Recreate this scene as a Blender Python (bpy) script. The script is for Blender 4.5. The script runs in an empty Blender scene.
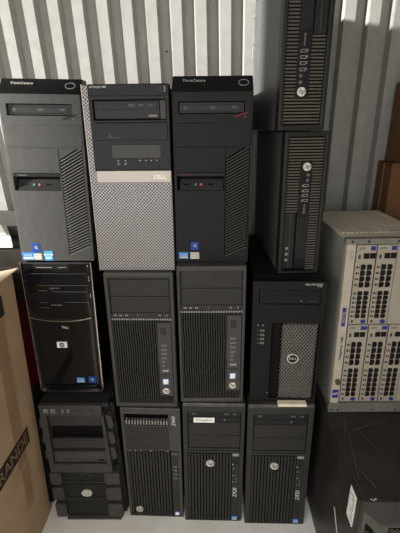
import bpy, bmesh, math, random
from mathutils import Matrix, Vector
random.seed(4)
S = bpy.context.scene
COL = S.collection
R = math.radians

# ------------------------------------------------------------------ camera
cd = bpy.data.cameras.new('camera'); cam = bpy.data.objects.new('camera', cd); COL.objects.link(cam)
r_ = Vector((0.99967814, 0.02342492, -0.00974111)); u_ = Vector((0.00119821, 0.33994381, 0.94044498)); f_ = Vector((-0.02534128, 0.94015397, -0.33980633))
m = Matrix.Identity(4)
for i in range(3):
    m[i][0] = r_[i]; m[i][1] = u_[i]; m[i][2] = -f_[i]
m[2][3] = 1.1512
cam.matrix_world = m
cd.sensor_width = 36; cd.sensor_fit = 'AUTO'; cd.lens = 382.88 / 533 * 36
cd.clip_start = .02
S.camera = cam

# ------------------------------------------------------------------ world and light
w = bpy.data.worlds.new('world'); S.world = w; w.use_nodes = True
w.node_tree.nodes['Background'].inputs[0].default_value = (1.0, .97, .94, 1)
w.node_tree.nodes['Background'].inputs[1].default_value = .10
def aim(o, d): o.rotation_euler = Vector(d).to_track_quat('-Z', 'Y').to_euler()
sd = bpy.data.lights.new('sun', 'SUN'); sun = bpy.data.objects.new('sun', sd); COL.objects.link(sun)
sd.energy = 13; sd.angle = R(3.0); sd.color = (1, .97, .92); aim(sun, (1, .45, -.16))
ad = bpy.data.lights.new('door_daylight', 'AREA'); al = bpy.data.objects.new('door_daylight', ad); COL.objects.link(al)
ad.shape = 'RECTANGLE'; ad.size = 1.5; ad.size_y = 1.3; ad.energy = 24; ad.color = (1, .985, .965)
al.location = (-.50, -.60, 1.0); aim(al, (.3, 1, -1.0))
S.view_settings.view_transform = 'Standard'; S.view_settings.look = 'None'
S.view_settings.exposure = 0; S.view_settings.gamma = 1; S.view_settings.use_curve_mapping = False

# ------------------------------------------------------------------ materials
def lin(c):
    return tuple((v / 255 / 12.92 if v / 255 <= .04045 else ((v / 255 + .055) / 1.055) ** 2.4) for v in c) + (1,)
class NT:
    def __init__(s, mt): s.t = mt.node_tree; s.n = s.t.nodes; s.l = s.t.links; s.b = s.n['Principled BSDF']
    def new(s, ty, **k):
        q = s.n.new(ty)
        for a, v in k.items(): setattr(q, a, v)
        return q
    def math(s, op, a, b=None):
        q = s.new('ShaderNodeMath', operation=op)
        for i, v in enumerate((a, b)):
            if v is None: continue
            if isinstance(v, (int, float)): q.inputs[i].default_value = v
            else: s.l.new(v, q.inputs[i])
        return q.outputs[0]
MATS = {}
def mat(name, rgb, rough=.5, metal=0, var=.12, scale=60, bump=0.0, rgb2=None, coat=0, spec=.2, stretch=None):
    """satin/plastic/metal surface with procedural wear: noise drives the tone and the roughness"""
    mt = bpy.data.materials.new(name); mt.use_nodes = True; N = NT(mt)
    tc = N.new('ShaderNodeTexCoord'); mp = N.new('ShaderNodeMapping'); N.l.new(tc.outputs['Object'], mp.inputs[0])
    if stretch: mp.inputs['Scale'].default_value = stretch
    ns = N.new('ShaderNodeTexNoise'); ns.inputs['Scale'].default_value = scale; ns.inputs['Detail'].default_value = 5
    N.l.new(mp.outputs[0], ns.inputs['Vector'])
    cr = N.new('ShaderNodeValToRGB'); c = lin(rgb)
    c2 = lin(rgb2) if rgb2 else tuple(min(1, v * (1 + var)) for v in c[:3]) + (1,)
    c1 = c if rgb2 else tuple(v * (1 - var) for v in c[:3]) + (1,)
    cr.color_ramp.elements[0].color = c1; cr.color_ramp.elements[1].color = c2
    cr.color_ramp.elements[0].position = .3; cr.color_ramp.elements[1].position = .7
    N.l.new(ns.outputs['Fac'], cr.inputs[0]); N.l.new(cr.outputs[0], N.b.inputs['Base Color'])
    mr = N.new('ShaderNodeMapRange'); mr.inputs['To Min'].default_value = max(0, rough - .07); mr.inputs['To Max'].default_value = min(1, rough + .07)
    N.l.new(ns.outputs['Fac'], mr.inputs['Value']); N.l.new(mr.outputs[0], N.b.inputs['Roughness'])
    N.b.inputs['Metallic'].default_value = metal; N.b.inputs['Specular IOR Level'].default_value = spec
    N.b.inputs['Coat Weight'].default_value = coat
    if bump:
        bp = N.new('ShaderNodeBump'); bp.inputs['Strength'].default_value = bump; bp.inputs['Distance'].default_value = .002
        N.l.new(ns.outputs['Fac'], bp.inputs['Height']); N.l.new(bp.outputs[0], N.b.inputs['Normal'])
    MATS[name] = mt; return mt
def perforated(name, rgb, dark, p, thr, rough=.4, metal=.5):
    """painted metal sheet with a staggered grid of small holes"""
    mt = bpy.data.materials.new(name); mt.use_nodes = True; N = NT(mt)
    tc = N.new('ShaderNodeTexCoord'); sp = N.new('ShaderNodeSeparateXYZ'); N.l.new(tc.outputs['Object'], sp.inputs[0])
    k = 2 * math.pi / p
    a = N.math('COSINE', N.math('MULTIPLY', sp.outputs['X'], k)); b = N.math('COSINE', N.math('MULTIPLY', sp.outputs['Z'], k))
    v = N.math('MULTIPLY', a, b)
    cr = N.new('ShaderNodeValToRGB'); cr.color_ramp.elements[0].position = thr - .08; cr.color_ramp.elements[1].position = thr + .08
    cr.color_ramp.elements[0].color = lin(rgb); cr.color_ramp.elements[1].color = lin(dark)
    N.l.new(v, cr.inputs[0]); N.l.new(cr.outputs[0], N.b.inputs['Base Color'])
    N.b.inputs['Roughness'].default_value = rough
    me = N.new('ShaderNodeMapRange'); me.inputs['From Min'].default_value = thr - .08; me.inputs['From Max'].default_value = thr + .08
    me.inputs['To Min'].default_value = metal; me.inputs['To Max'].default_value = 0
    N.l.new(v, me.inputs['Value']); N.l.new(me.outputs[0], N.b.inputs['Metallic'])
    bp = N.new('ShaderNodeBump'); bp.invert = True; bp.inputs['Strength'].default_value = .6; bp.inputs['Distance'].default_value = .001
    N.l.new(me.outputs[0], bp.inputs['Height']); bp.invert = False; N.l.new(bp.outputs[0], N.b.inputs['Normal'])
    MATS[name] = mt; return mt

mat('slate_plastic', (73, 72, 70), .55)          # left slanted-top tower, its sunlight put into the tone
mat('slate_plastic_shaded', (23, 22, 22), .55)  # same plastic on the second tower, weaker light put into the tone
mat('vent_slat_sunlit', (104, 102, 97), .45)  # left tower's slats, lightened for the sun they catch
mat('vent_slat_shaded', (62, 59, 52), .45)  # same slats on the second tower, toned down for less light
mat('bevel_black', (22, 23, 24), .42)
mat('chassis_black', (30, 29, 29), .5, scale=20)
mat('void_black', (4, 4, 4), .9)
mat('matte_black', (18, 18, 17), .55)
mat('dark_black', (22, 21, 20), .45)
mat('workstation_grey', (69, 66, 63), .5)
mat('workstation_slat', (50, 48, 45), .5)
mat('workstation_dark', (50, 49, 46), .5)
mat('workstation_dark_slat', (47, 45, 43), .45)
mat('top_steel', (90, 88, 84), .4, metal=.6, scale=25, var=.4)
mat('bay_black', (47, 46, 45), .5)
mat('drive_black', (34, 33, 32), .4)
mat('brushed_silver', (152, 145, 136), .42, metal=.7, stretch=(3, 1, 60))
perforated('perforated_silver', (156, 151, 149), (16, 15, 15), .0078, .12, rough=.45, metal=.35)
mat('gloss_black', (13, 14, 17), .09, coat=.5, var=.05)
mat('gloss_navy', (17, 19, 24), .12, coat=.4, var=.05)
mat('chrome_trim', (200, 190, 182), .22, metal=1)
mat('logo_silver', (215, 210, 200), .35, metal=.35)
mat('print_white', (205, 205, 200), .6)
mat('print_grey', (140, 136, 130), .6)
mat('print_dark', (60, 58, 55), .6)
mat('sticker_blue', (50, 130, 205), .4)
mat('sticker_sky', (70, 160, 230), .4)
mat('sticker_navy', (30, 70, 150), .4)
mat('sticker_white', (240, 238, 232), .5)
mat('sticker_beige', (190, 186, 172), .5)
mat('sticker_green', (120, 190, 60), .5); mat('sticker_yellow', (245, 200, 50), .5); mat('sticker_red', (220, 80, 40), .5)
mat('pad_cream', (225, 215, 190), .6)
mat('usb_blue', (50, 80, 160), .4)
mat('port_grey', (150, 148, 144), .4, metal=.2)
mat('jack_green', (80, 140, 110), .5); mat('jack_pink', (190, 90, 100), .5)
mat('red_mark', (120, 26, 40), .4)
mat('desktop_slat', (80, 76, 67), .5)
mat('desktop_frame', (35, 34, 31), .45)
mat('desktop_side', (88, 88, 88), .45, metal=.1, scale=14, var=.15)
mat('mesh_metal', (128, 125, 120), .36, metal=.5)
mat('haf_grey', (64, 61, 58), .5); mat('haf_dark', (35, 34, 32), .55)
perforated('haf_mesh', (54, 51, 48), (18, 17, 16), .0058, .35, rough=.5, metal=.2)
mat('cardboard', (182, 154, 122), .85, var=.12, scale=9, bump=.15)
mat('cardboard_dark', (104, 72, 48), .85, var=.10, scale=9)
mat('cardboard_tape', (160, 130, 100), .45, var=.1, scale=15)
mat('cardboard_sunlit', (238, 216, 184), .8, scale=12)  # paler than the carton, sunlight put into the colour
mat('print_band', (52, 44, 38), .8)
mat('carton_letters', (140, 112, 84), .85)
mat('red_carton', (100, 24, 22), .7)
mat('white_shell', (232, 228, 215), .45, var=.03)
mat('grey_felt', (120, 116, 112), .9, scale=300, var=.35, bump=.3)
mat('black_steel', (50, 46, 43), .38, scale=10, var=.35, bump=.05)
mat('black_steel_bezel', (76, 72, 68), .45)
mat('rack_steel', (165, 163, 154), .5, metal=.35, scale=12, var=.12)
mat('rail_steel', (122, 121, 113), .45, metal=.3, scale=12)
mat('scuff', (88, 82, 76), .6)
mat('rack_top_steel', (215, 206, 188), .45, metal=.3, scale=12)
mat('card_beige', (176, 166, 150), .5, var=.06)
mat('card_face', (158, 149, 134), .5, var=.06)
mat('card_beige_dark', (140, 130, 115), .5)
mat('socket_black', (16, 15, 14), .6)
mat('badge_blue', (42, 54, 128), .4)
mat('brass_key', (120, 105, 80), .4, metal=.7)

def wallmat():
    mt = mat('galvanised_wall', (156, 154, 149), .5, metal=.15, var=.07, scale=40)
    return mt
wallmat()
def concrete():
    mt = bpy.data.materials.new('concrete'); mt.use_nodes = True; N = NT(mt)
    tc = N.new('ShaderNodeTexCoord'); a = N.new('ShaderNodeTexNoise'); a.inputs['Scale'].default_value = 5; a.inputs['Detail'].default_value = 9; a.inputs['Roughness'].default_value = .65
    N.l.new(tc.outputs['Object'], a.inputs['Vector'])
    v = N.new('ShaderNodeTexVoronoi'); v.inputs['Scale'].default_value = 70; N.l.new(tc.outputs['Object'], v.inputs['Vector'])
    cr = N.new('ShaderNodeValToRGB'); cr.color_ramp.elements[0].color = lin((226, 222, 212)); cr.color_ramp.elements[1].color = lin((250, 247, 240))
    cr.color_ramp.elements[0].position = .35; cr.color_ramp.elements[1].position = .68
    N.l.new(a.outputs['Fac'], cr.inputs[0])
    mx = N.new('ShaderNodeMixRGB', blend_type='MULTIPLY'); mx.inputs[0].default_value = .35
    c2 = N.new('ShaderNodeValToRGB'); c2.color_ramp.elements[0].color = (.35, .34, .32, 1); c2.color_ramp.elements[0].position = .02; c2.color_ramp.elements[1].position = .16
    N.l.new(v.outputs['Distance'], c2.inputs[0]); N.l.new(cr.outputs[0], mx.inputs[1]); N.l.new(c2.outputs[0], mx.inputs[2])
    N.l.new(mx.outputs[0], N.b.inputs['Base Color']); N.b.inputs['Roughness'].default_value = .75
    bp = N.new('ShaderNodeBump'); bp.inputs['Strength'].default_value = .2; bp.inputs['Distance'].default_value = .003
    N.l.new(a.outputs['Fac'], bp.inputs['Height']); N.l.new(bp.outputs[0], N.b.inputs['Normal'])
    MATS['concrete'] = mt
concrete()

# ------------------------------------------------------------------ helpers
def link(name, me, m, parent=None, label=None):
    o = bpy.data.objects.new(name, me); COL.objects.link(o)
    if m: me.materials.append(MATS[m])
    if parent: o.parent = parent
    if label: o['label'] = label
    return o
def obj(name, bm, m, parent=None, label=None, bev=0, smooth=False):
    me = bpy.data.meshes.new(name)
    bmesh.ops.recalc_face_normals(bm, faces=bm.faces)
    bm.to_mesh(me); bm.free()
    o = link(name, me, m, parent, label)
    if smooth:
        for p in me.polygons: p.use_smooth = True
    if bev:
        b = o.modifiers.new('bevel', 'BEVEL'); b.width = bev; b.segments = 2; b.limit_method = 'ANGLE'; b.angle_limit = R(40)
    return o
def thing(name, label, cat, loc=(0, 0, 0), rz=0, lean=0, group=None):
    o = bpy.data.objects.new(name, None); COL.objects.link(o); o.empty_display_size = .05
    o.location = loc; o.rotation_euler = (0, R(lean), R(rz))
    o['label'] = label; o['category'] = cat
    if group: o['group'] = group
    return o
def box(bm, x0, x1, y0, y1, z0, z1, bev=0):
    vs = [bm.verts.new((x, y, z)) for x in (x0, x1) for y in (y0, y1) for z in (z0, z1)]
    fs = [bm.faces.new([vs[i] for i in q]) for q in ((0, 1, 3, 2), (4, 6, 7, 5), (0, 4, 5, 1), (2, 3, 7, 6), (0, 2, 6, 4), (1, 5, 7, 3))]
    if bev:
        es = {e for f in fs for e in f.edges}
        bmesh.ops.bevel(bm, geom=list(es), offset=bev, segments=2, affect='EDGES', profile=.5)
    return bm
def B(*a, **k): return box(bmesh.new(), *a, **k)
def prism(bm, pts, y0, y1):
    """polygon in x,z pushed along y"""
    a = [bm.verts.new((x, y0, z)) for x, z in pts]; b = [bm.verts.new((x, y1, z)) for x, z in pts]
    bm.faces.new(a); bm.faces.new(b[::-1]); n = len(pts)
    for i in range(n): bm.faces.new((a[i], b[i], b[(i + 1) % n], a[(i + 1) % n]))
    return bm
def prism_x(bm, pts, x0, x1):
    a = [bm.verts.new((x0, y, z)) for y, z in pts]; b = [bm.verts.new((x1, y, z)) for y, z in pts]
    bm.faces.new(a); bm.faces.new(b[::-1]); n = len(pts)
    for i in range(n): bm.faces.new((a[i], b[i], b[(i + 1) % n], a[(i + 1) % n]))
    return bm
def disc(bm, cx, cz, rx, rz, y0, y1, n=28):
    return prism(bm, [(cx + rx * math.cos(t * 2 * math.pi / n), cz + rz * math.sin(t * 2 * math.pi / n)) for t in range(n)], y0, y1)
def ring(bm, cx, cz, rx, rz, t, y0, y1, n=28):
    for i in range(n):
        a0 = i * 2 * math.pi / n; a1 = (i + 1) * 2 * math.pi / n
        P = [(cx + s * math.cos(a) * rx / 1, cz + s * math.sin(a) * rz) for a, s in ((a0, 1), (a1, 1), (a1, 1 - t), (a0, 1 - t))]
        prism(bm, P, y0, y1)
    return bm
def plate(bm, x0, x1, z0, z1, holes, y0, y1):
    """slab with rectangular openings"""
    xs = sorted({x0, x1, *[h[0] for h in holes], *[h[1] for h in holes]}); zs = sorted({z0, z1, *[h[2] for h in holes], *[h[3] for h in holes]})
    xs = [x for x in xs if x0 <= x <= x1]; zs = [z for z in zs if z0 <= z <= z1]
    V = {}
    def v(i, j, y):
        k = (i, j, y)
        if k not in V: V[k] = bm.verts.new((xs[i], y, zs[j]))
        return V[k]
    def solid(i, j):
        if not (0 <= i < len(xs) - 1 and 0 <= j < len(zs) - 1): return False
        cx = (xs[i] + xs[i + 1]) / 2; cz = (zs[j] + zs[j + 1]) / 2
        return not any(h[0] < cx < h[1] and h[2] < cz < h[3] for h in holes)
    for i in range(len(xs) - 1):
        for j in range(len(zs) - 1):
            if not solid(i, j): continue
            for y in (y0, y1): bm.faces.new((v(i, j, y), v(i + 1, j, y), v(i + 1, j + 1, y), v(i, j + 1, y)))
            for di, dj, a, b in ((-1, 0, (i, j), (i, j + 1)), (1, 0, (i + 1, j), (i + 1, j + 1)), (0, -1, (i, j), (i + 1, j)), (0, 1, (i, j + 1), (i + 1, j + 1))):
                if not solid(i + di, j + dj): bm.faces.new((v(*a, y0), v(*b, y0), v(*b, y1), v(*a, y1)))
    return bm
def diamonds(bm, x0, x1, z0, z1, pw, ph, t, y0, y1):
    """expanded-metal sheet: staggered six-sided holes with thin webs"""
    nx = int((x1 - x0) / pw); nz = int((z1 - z0) / ph * 2)
    for j in range(nz):
        cz = z0 + (j + .5) * ph / 2
        for i in range(nx):
            cx = x0 + (i + .5 + (.5 if j % 2 else 0)) * pw
            if cx + pw / 2 > x1 + 1e-6: continue
            o = [(cx - pw / 2, cz), (cx, cz - ph / 2), (cx + pw / 2, cz), (cx, cz + ph / 2)]
            s = 1 - t
            q = [(cx - pw / 2 * s, cz), (cx, cz - ph / 2 * s), (cx + pw / 2 * s, cz), (cx, cz + ph / 2 * s)]
            for k in range(4):
                l = (k + 1) % 4
                A = [bm.verts.new((p[0], y0, p[1])) for p in (o[k], o[l], q[l], q[k])]
                bm.faces.new(A)
                C = [bm.verts.new((p[0], y1, p[1])) for p in (q[k], q[l])]
                bm.faces.new((A[3], A[2], C[1], C[0]))
    return bm
def text(name, s, size, x, z, m, parent, y=-.0012, rot=0, align='CENTER', ext=.0004, label=None, sx=1, shear=0, mtx=None):
    cu = bpy.data.curves.new(name, 'FONT'); cu.body = s; cu.size = size; cu.extrude = ext; cu.align_x = align; cu.align_y = 'CENTER'; cu.shear = shear
    cu.resolution_u = 3
    to = bpy.data.objects.new(name + '_curve', cu); COL.objects.link(to)
    dg = bpy.context.evaluated_depsgraph_get()
    me = bpy.data.meshes.new_from_object(to.evaluated_get(dg)); bpy.data.objects.remove(to)
    T = mtx or (Matrix.Translation((x, y, z)) @ Matrix.Rotation(R(-rot), 4, 'Y') @ Matrix.Rotation(R(90), 4, 'X') @ Matrix.Diagonal((sx, 1, 1, 1)))
    me.transform(T); me.name = name
    return link(name, me, m, parent, label)
def chassis(t, w, d, h, m='chassis_black', y0=.028, top=None, inset=.002):
    o = obj('chassis', B(-w / 2 + inset, w / 2 - inset, y0, d, .004, h), m, t, bev=.002)
    return o
def hp_logo(t, x, z, r, y=-.002, rot=0):
    o = obj('round_logo', disc(bmesh.new(), x, z, r, r, y, .002), 'logo_silver', t, 'silver round hp badge', bev=.0004)
    text('logo_lettering', 'hp', r * 1.55, x, z + r * .12, 'print_dark', o, y=y - .0002, shear=.35, rot=rot)
    return o
def usb(t, x, z, w=.012, h=.005, blue=False, vertical=False, m='port_grey'):
    if vertical: w, h = h, w
    o = obj('usb_port', plate(bmesh.new(), x - w / 2, x + w / 2, z - h / 2, z + h / 2, [(x - w / 2 + .0012, x + w / 2 - .0012, z - h / 2 + .001, z + h / 2 - .001)], -.0008, .004), m, t)
    obj('usb_tongue', B(x - w / 2 + .002, x + w / 2 - .002, .001, .004, z - h / 2 + .0016, z + h / 2 - .0016), 'usb_blue' if blue else 'socket_black', o)
def jack(t, x, z, r=.003, m='socket_black'):
    o = obj('audio_jack', ring(bmesh.new(), x, z, r, r, .35, -.001, .003, 14), 'port_grey', t)
    obj('jack_hole', disc(bmesh.new(), x, z, r * .62, r * .62, -.0004, .003, 12), m, o)
def sticker(t, kind, x, z, w, h, y=-.0008):
    if kind == 'windows':
        o = obj('sticker', B(x - w / 2, x + w / 2, y, .001, z - h / 2, z + h / 2), 'sticker_navy', t, 'blue square sticker with a four colour flag', bev=.001)
        q = w * .15
        for i, (dx, dz, c) in enumerate(((-1, 1, 'sticker_red'), (1, 1, 'sticker_green'), (-1, -1, 'sticker_blue'), (1, -1, 'sticker_yellow'))):
            cx = x + dx * q * .62; cz = z + .001 + dz * q * .62
            obj('flag_pane', prism(bmesh.new(), [(cx - q / 2, cz - q / 2 + .0004), (cx + q / 2, cz - q / 2 - .0004), (cx + q / 2, cz + q / 2 - .0004), (cx - q / 2, cz + q / 2 + .0004)], y - .0004, 0), c, o)
    elif kind == 'intel':
        o = obj('sticker', B(x - w / 2, x + w / 2, y, .001, z - h / 2, z + h / 2), 'sticker_blue', t, 'blue processor sticker', bev=.001)
        text('sticker_print', 'intel', h * .55, x, z + h * .16, 'print_white', o, y=y - .0003)
        obj('sticker_band', B(x - w * .42, x + w * .42, y - .0004, 0, z - h * .38, z - h * .12), 'sticker_beige', o)
    elif kind == 'star':
        o = obj('sticker', B(x - w / 2, x + w / 2, y, .001, z - h / 2, z + h / 2), 'sticker_sky', t, 'sky blue energy sticker')
        obj('sticker_band', B(x - w * .38, x + w * .3, y - .0004, 0, z - h * .3, z - h * .14), 'sticker_white', o)
        text('sticker_print', 'energy', h * .36, x, z + h * .14, 'sticker_white', o, y=y - .0004)
    elif kind == 'white':
        o = obj('sticker', B(x - w / 2, x + w / 2, y, .001, z - h / 2, z + h / 2), 'sticker_beige', t, 'pale worn sticker', bev=.001)
        for k in range(2): obj('sticker_line', B(x - w * .38, x + w * .38, y - .0003, 0, z + h * (.16 - k * .32), z + h * (.22 - k * .32)), 'print_grey', o)
    elif kind == 'frame':
        o = obj('sticker', B(x - w / 2, x + w / 2, y, .001, z - h / 2, z + h / 2), 'sticker_blue', t, 'white processor sticker with blue rim', bev=.0008)
        p = obj('sticker_face', B(x - w * .4, x + w * .4, y - .0004, 0, z - h * .4, z + h * .4), 'sticker_white', o)
    return o

# ------------------------------------------------------------------ setting
def struct(name, bm, m, bev=0):
    o = obj(name, bm, m, bev=bev); o['kind'] = 'structure'; return o
struct('floor', B(-3, 3, -3, 1.8, -.1, 0), 'concrete')
# corrugated sheet wall behind everything
def corrugated():
    bm = bmesh.new(); P = .0737; x = -.318 - .017 - P * 20; prof = []
    while x < 1.3:
        prof += [(x, 1.336), (x + .033, 1.336), (x + .039, 1.364), (x + .0677, 1.364)]
        x += P
    zs = [0, .55, 1.1, 1.65, 2.3]; rows = []
    for z in zs:
        rows.append([bm.verts.new((px - max(0, .4 - px) * .045 * (z - 1.37), py, z)) for px, py in prof])
    for a, b in zip(rows, rows[1:]):
        for i in range(len(prof) - 1): bm.faces.new((a[i], a[i + 1], b[i + 1], b[i]))
    return bm
wb = struct('wall_back', corrugated(), 'galvanised_wall'); sm = wb.modifiers.new('solid', 'SOLIDIFY'); sm.thickness = .0015; sm.offset = 1
obj('screw', disc(bmesh.new(), 0, 0, .003, .003, -.003, .004, 12), 'dark_black', bpy.data.objects['wall_back']).location = (-.132, 1.335, 1.375)
struct('unseen_sun_blocker', B(-1.93, -1.83, -2.6, .20, 0, 2.5), 'galvanised_wall')  # unseen panel added to keep the sun off most tower fronts
struct('wall_right', B(1.2, 1.3, -2.6, 1.5, 0, 2.5), 'galvanised_wall')

# ------------------------------------------------------------------ slanted-top tower (two of them)
def slanted_tower(label, loc, rz, lean, body, bevm, stickers, w=.175, first=True):
    t = thing('tower_computer', label, 'computer', loc, rz, lean, 'office tower computers with slanted tops')
    W = w / 2; H = .382; D = .425
    chassis(t, w, D, .405)
    holes = [(-.073, .069, .338, .362), (-.080, .027, .174, .214), (.030, .083, .014, .268)]
    bm = plate(bmesh.new(), -W, W, 0, H, holes, 0, .03)
    prism(bm, [(.029, .013), (.084, .013), (.084, .040), (.029, .016)], .0004, .02)
    prism(bm, [(.029, .243), (.084, .276), (.084, .269), (.029, .269)], .0004, .02)
    obj('front_bezel', bm, body, t, bev=.0012)
    cap = prism_x(bmesh.new(), [(0, H), (.030, H + .033), (.07, H + .034), (.07, .395), (.03, .395), (.03, H)], -W, W)
    c = obj('slanted_top_cap', cap, bevm, t, bev=.003)
    n = math.atan2(.033, .030)
    M = lambda x, f: Matrix.Translation((x, .030 * f - .0009, H + .033 * f + .0006)) @ Matrix.Rotation(n, 4, 'X')
    text('brand_lettering', 'ThinkCentre', .0096, 0, 0, 'logo_silver', c, mtx=M(-.040, .66), ext=.0003)
    lg = bmesh.new(); ring(lg, 0, 0, .0115, .009, .14, -.0006, .0006); lg.transform(M(.066, .52) @ Matrix.Rotation(R(-90), 4, 'X'))
    obj('oval_emblem', lg, 'port_grey', c)
    # seams
    obj('bay_cover', B(-W + .004, W - .003, -.0012, .004, .271, .319), body, t, bev=.001)
    obj('bay_cover', B(-W + .004, .029, -.0012, .004, .219, .2692), body, t, bev=.001)
    od = obj('optical_drive', B(-.0725, .0685, .006, .03, .3385, .3615), 'drive_black', t, bev=.0015)
    obj('drive_tray', B(-.066, .060, .0045, .01, .343, .356), 'bay_black', od, bev=.001)
    for x, s in ((-.058, 'CD'), (0, 'DVD'), (.048, 'DISC')): text('drive_mark', s, .0055, x, .350, 'print_grey', od, y=.0040)
    obj('drive_eject_button', prism(bmesh.new(), [(.048, .3295), (.074, .338), (.076, .3415), (.049, .333)], -.0025, .004), 'dark_black' if first else 'red_mark', t)
    obj('drive_light', disc(bmesh.new(), .070, .331, .0012, .0012, -.002, .001, 10), 'print_grey', t)
    # port bay
    pb = obj('port_recess', B(-.0795, .0265, .020, .03, .1745, .2135), 'void_black', t)
    obj('port_bay_header', B(-.0795, .0265, -.0008, .018, .206, .2135), 'dark_black', t, bev=.0005)
    text('port_bay_print', 'ThinkCentre', .0045, -.058, .2098, 'print_grey' if first else 'red_mark', t, y=-.0012)
    sl = prism_x(bmesh.new(), [(.001, .1745), (.019, .1745), (.019, .198), (.016, .198)], -.074, .0255)
    shelf = obj('port_shelf', sl, 'bay_black', t)
    an = math.atan2(.0235, .015)
    for x, k in ((-.060, 'usb'), (-.038, 'jack_green'), (-.026, 'jack_pink'), (-.004, 'usb')):
        b = bmesh.new()
        if k == 'usb': box(b, -.006, .006, -.001, .001, -.002, .002)
        else: disc(b, 0, 0, .003, .003, -.001, .001, 14)
        b.transform(Matrix.Translation((x, .0085, .1865)) @ Matrix.Rotation(-(math.pi / 2 - an), 4, 'X'))
        obj('usb_port' if k == 'usb' else 'audio_jack', b, 'socket_black' if k == 'usb' else k, shelf)
    # slanted vent
    g = bmesh.new(); z = .0145; i = 0
    while z < .243:
        k = i * 1.0; s = .023 + .006 * (z / .243)
        prism(g, [(.031, z), (.082, z + s), (.082, z + s + .0030), (.031, z + .0030)], .0002, .0034); z += .0070; i += 1
    obj('vent_grille', g, 'vent_slat_sunlit' if first else 'vent_slat_shaded', t)
    obj('vent_backing', B(.0305, .0825, .0245, .028, .0145, .2675), 'void_black', t)
    for k, x, zz, ww, hh in stickers: sticker(t, k, x, zz, ww, hh)
    return t
# ------------------------------------------------------------------ silver-and-black tower
def silver_tower():
    t = thing('tower_computer', 'silver tower with perforated front, between the two slanted-top towers', 'computer', (-.1790, .8836, .8215), -.35, 0)
    w, h, D = .187, .419, .43; W = w / 2
    chassis(t, w, D, h - .004)
    bm = plate(bmesh.new(), -W, W, 0, h, [(-.079, .0925, .242, .4195)], 0, .03)
    bm2 = plate(bmesh.new(), -W, W, 0, h - .001, [(-.079, W + .01, .241, h + .01)], 0, .03)
    bm.free(); obj('perforated_front', bm2, 'perforated_silver', t, bev=.002)
    obj('edge_strip', B(-W - .0005, -W + .003, -.001, .03, .0, h), 'brushed_silver', t, bev=.001)
    obj('silver_band', B(-.078, .093, -.003, .01, .214, .2415), 'brushed_silver', t, 'brushed silver band carrying raised lettering', bev=.0015)
    text('brand_lettering', 'DELL', .013, .067, .227, 'logo_silver', t, y=-.0035)
    holes = [(-.071, .086, .348, .388)]
    p = plate(bmesh.new(), -.0785, .0932, .242, .419, holes, -.002, .03)
    pn = obj('upper_panel', p, 'bevel_black', t, bev=.0015)
    text('model_lettering', 'OPTIPLEX 980', .0058, -.075, .413, 'print_white', pn, y=-.0025, align='LEFT')
    obj('panel_seam', B(-.076, .092, -.0024, 0, .3955, .3965), 'void_black', pn)
    obj('panel_seam', B(-.070, .088, -.0024, 0, .3425, .3434), 'void_black', pn)
    pb = obj('power_button', B(.070, .089, -.004, .004, .400, .416), 'bay_black', t, bev=.0015)
    obj('power_light', B(.084, .0865, -.0046, 0, .402, .414), 'print_grey', pb)
    od = obj('optical_drive', B(-.0695, .072, .003, .03, .350, .387), 'drive_black', t, bev=.001)
    obj('drive_tray', B(-.066, .068, .0015, .01, .369, .385), 'bay_black', od, bev=.001)
    for x, s in ((.012, 'DVD'), (.032, 'RW'), (.052, 'CD')): text('drive_mark', s, .006, x, .377, 'print_grey', od, y=.0010)
    obj('drive_eject_button', B(.048, .066, .0015, .01, .354, .358), 'print_grey', od)
    obj('drive_bay_trim', B(.073, .0855, .001, .02, .349, .387), 'workstation_grey', t, bev=.001)
    bc = obj('bay_cover', B(-.070, .088, -.0035, .004, .306, .342), 'bevel_black', t, bev=.001)
    obj('cover_scuff', prism(bmesh.new(), [(-.044, .311), (-.040, .322), (-.037, .322), (-.036, .314), (-.018, .3125), (-.016, .3105)], -.0037, 0), 'workstation_grey', bc, 'pale scuff mark')
    rec = obj('textured_panel', B(-.038, .072, -.0035, .004, .268, .297), 'haf_mesh', t, 'fine textured rectangle', bev=.001)
    for x in (-.025, -.009, .024, .037, .049, .061):
        if x < 0: jack(t, x, .256, .0026)
        else:
            usb(t, x, .253, w=.010, h=.0045, vertical=True, m='bay_black')
        obj('port_symbol', disc(bmesh.new(), x, .263, .0012, .0012, -.0024, 0, 10), 'print_white', t)
    for o in t.children:
        if o.name.startswith(('usb', 'audio')): o.location.y = -.002
    return t
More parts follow.
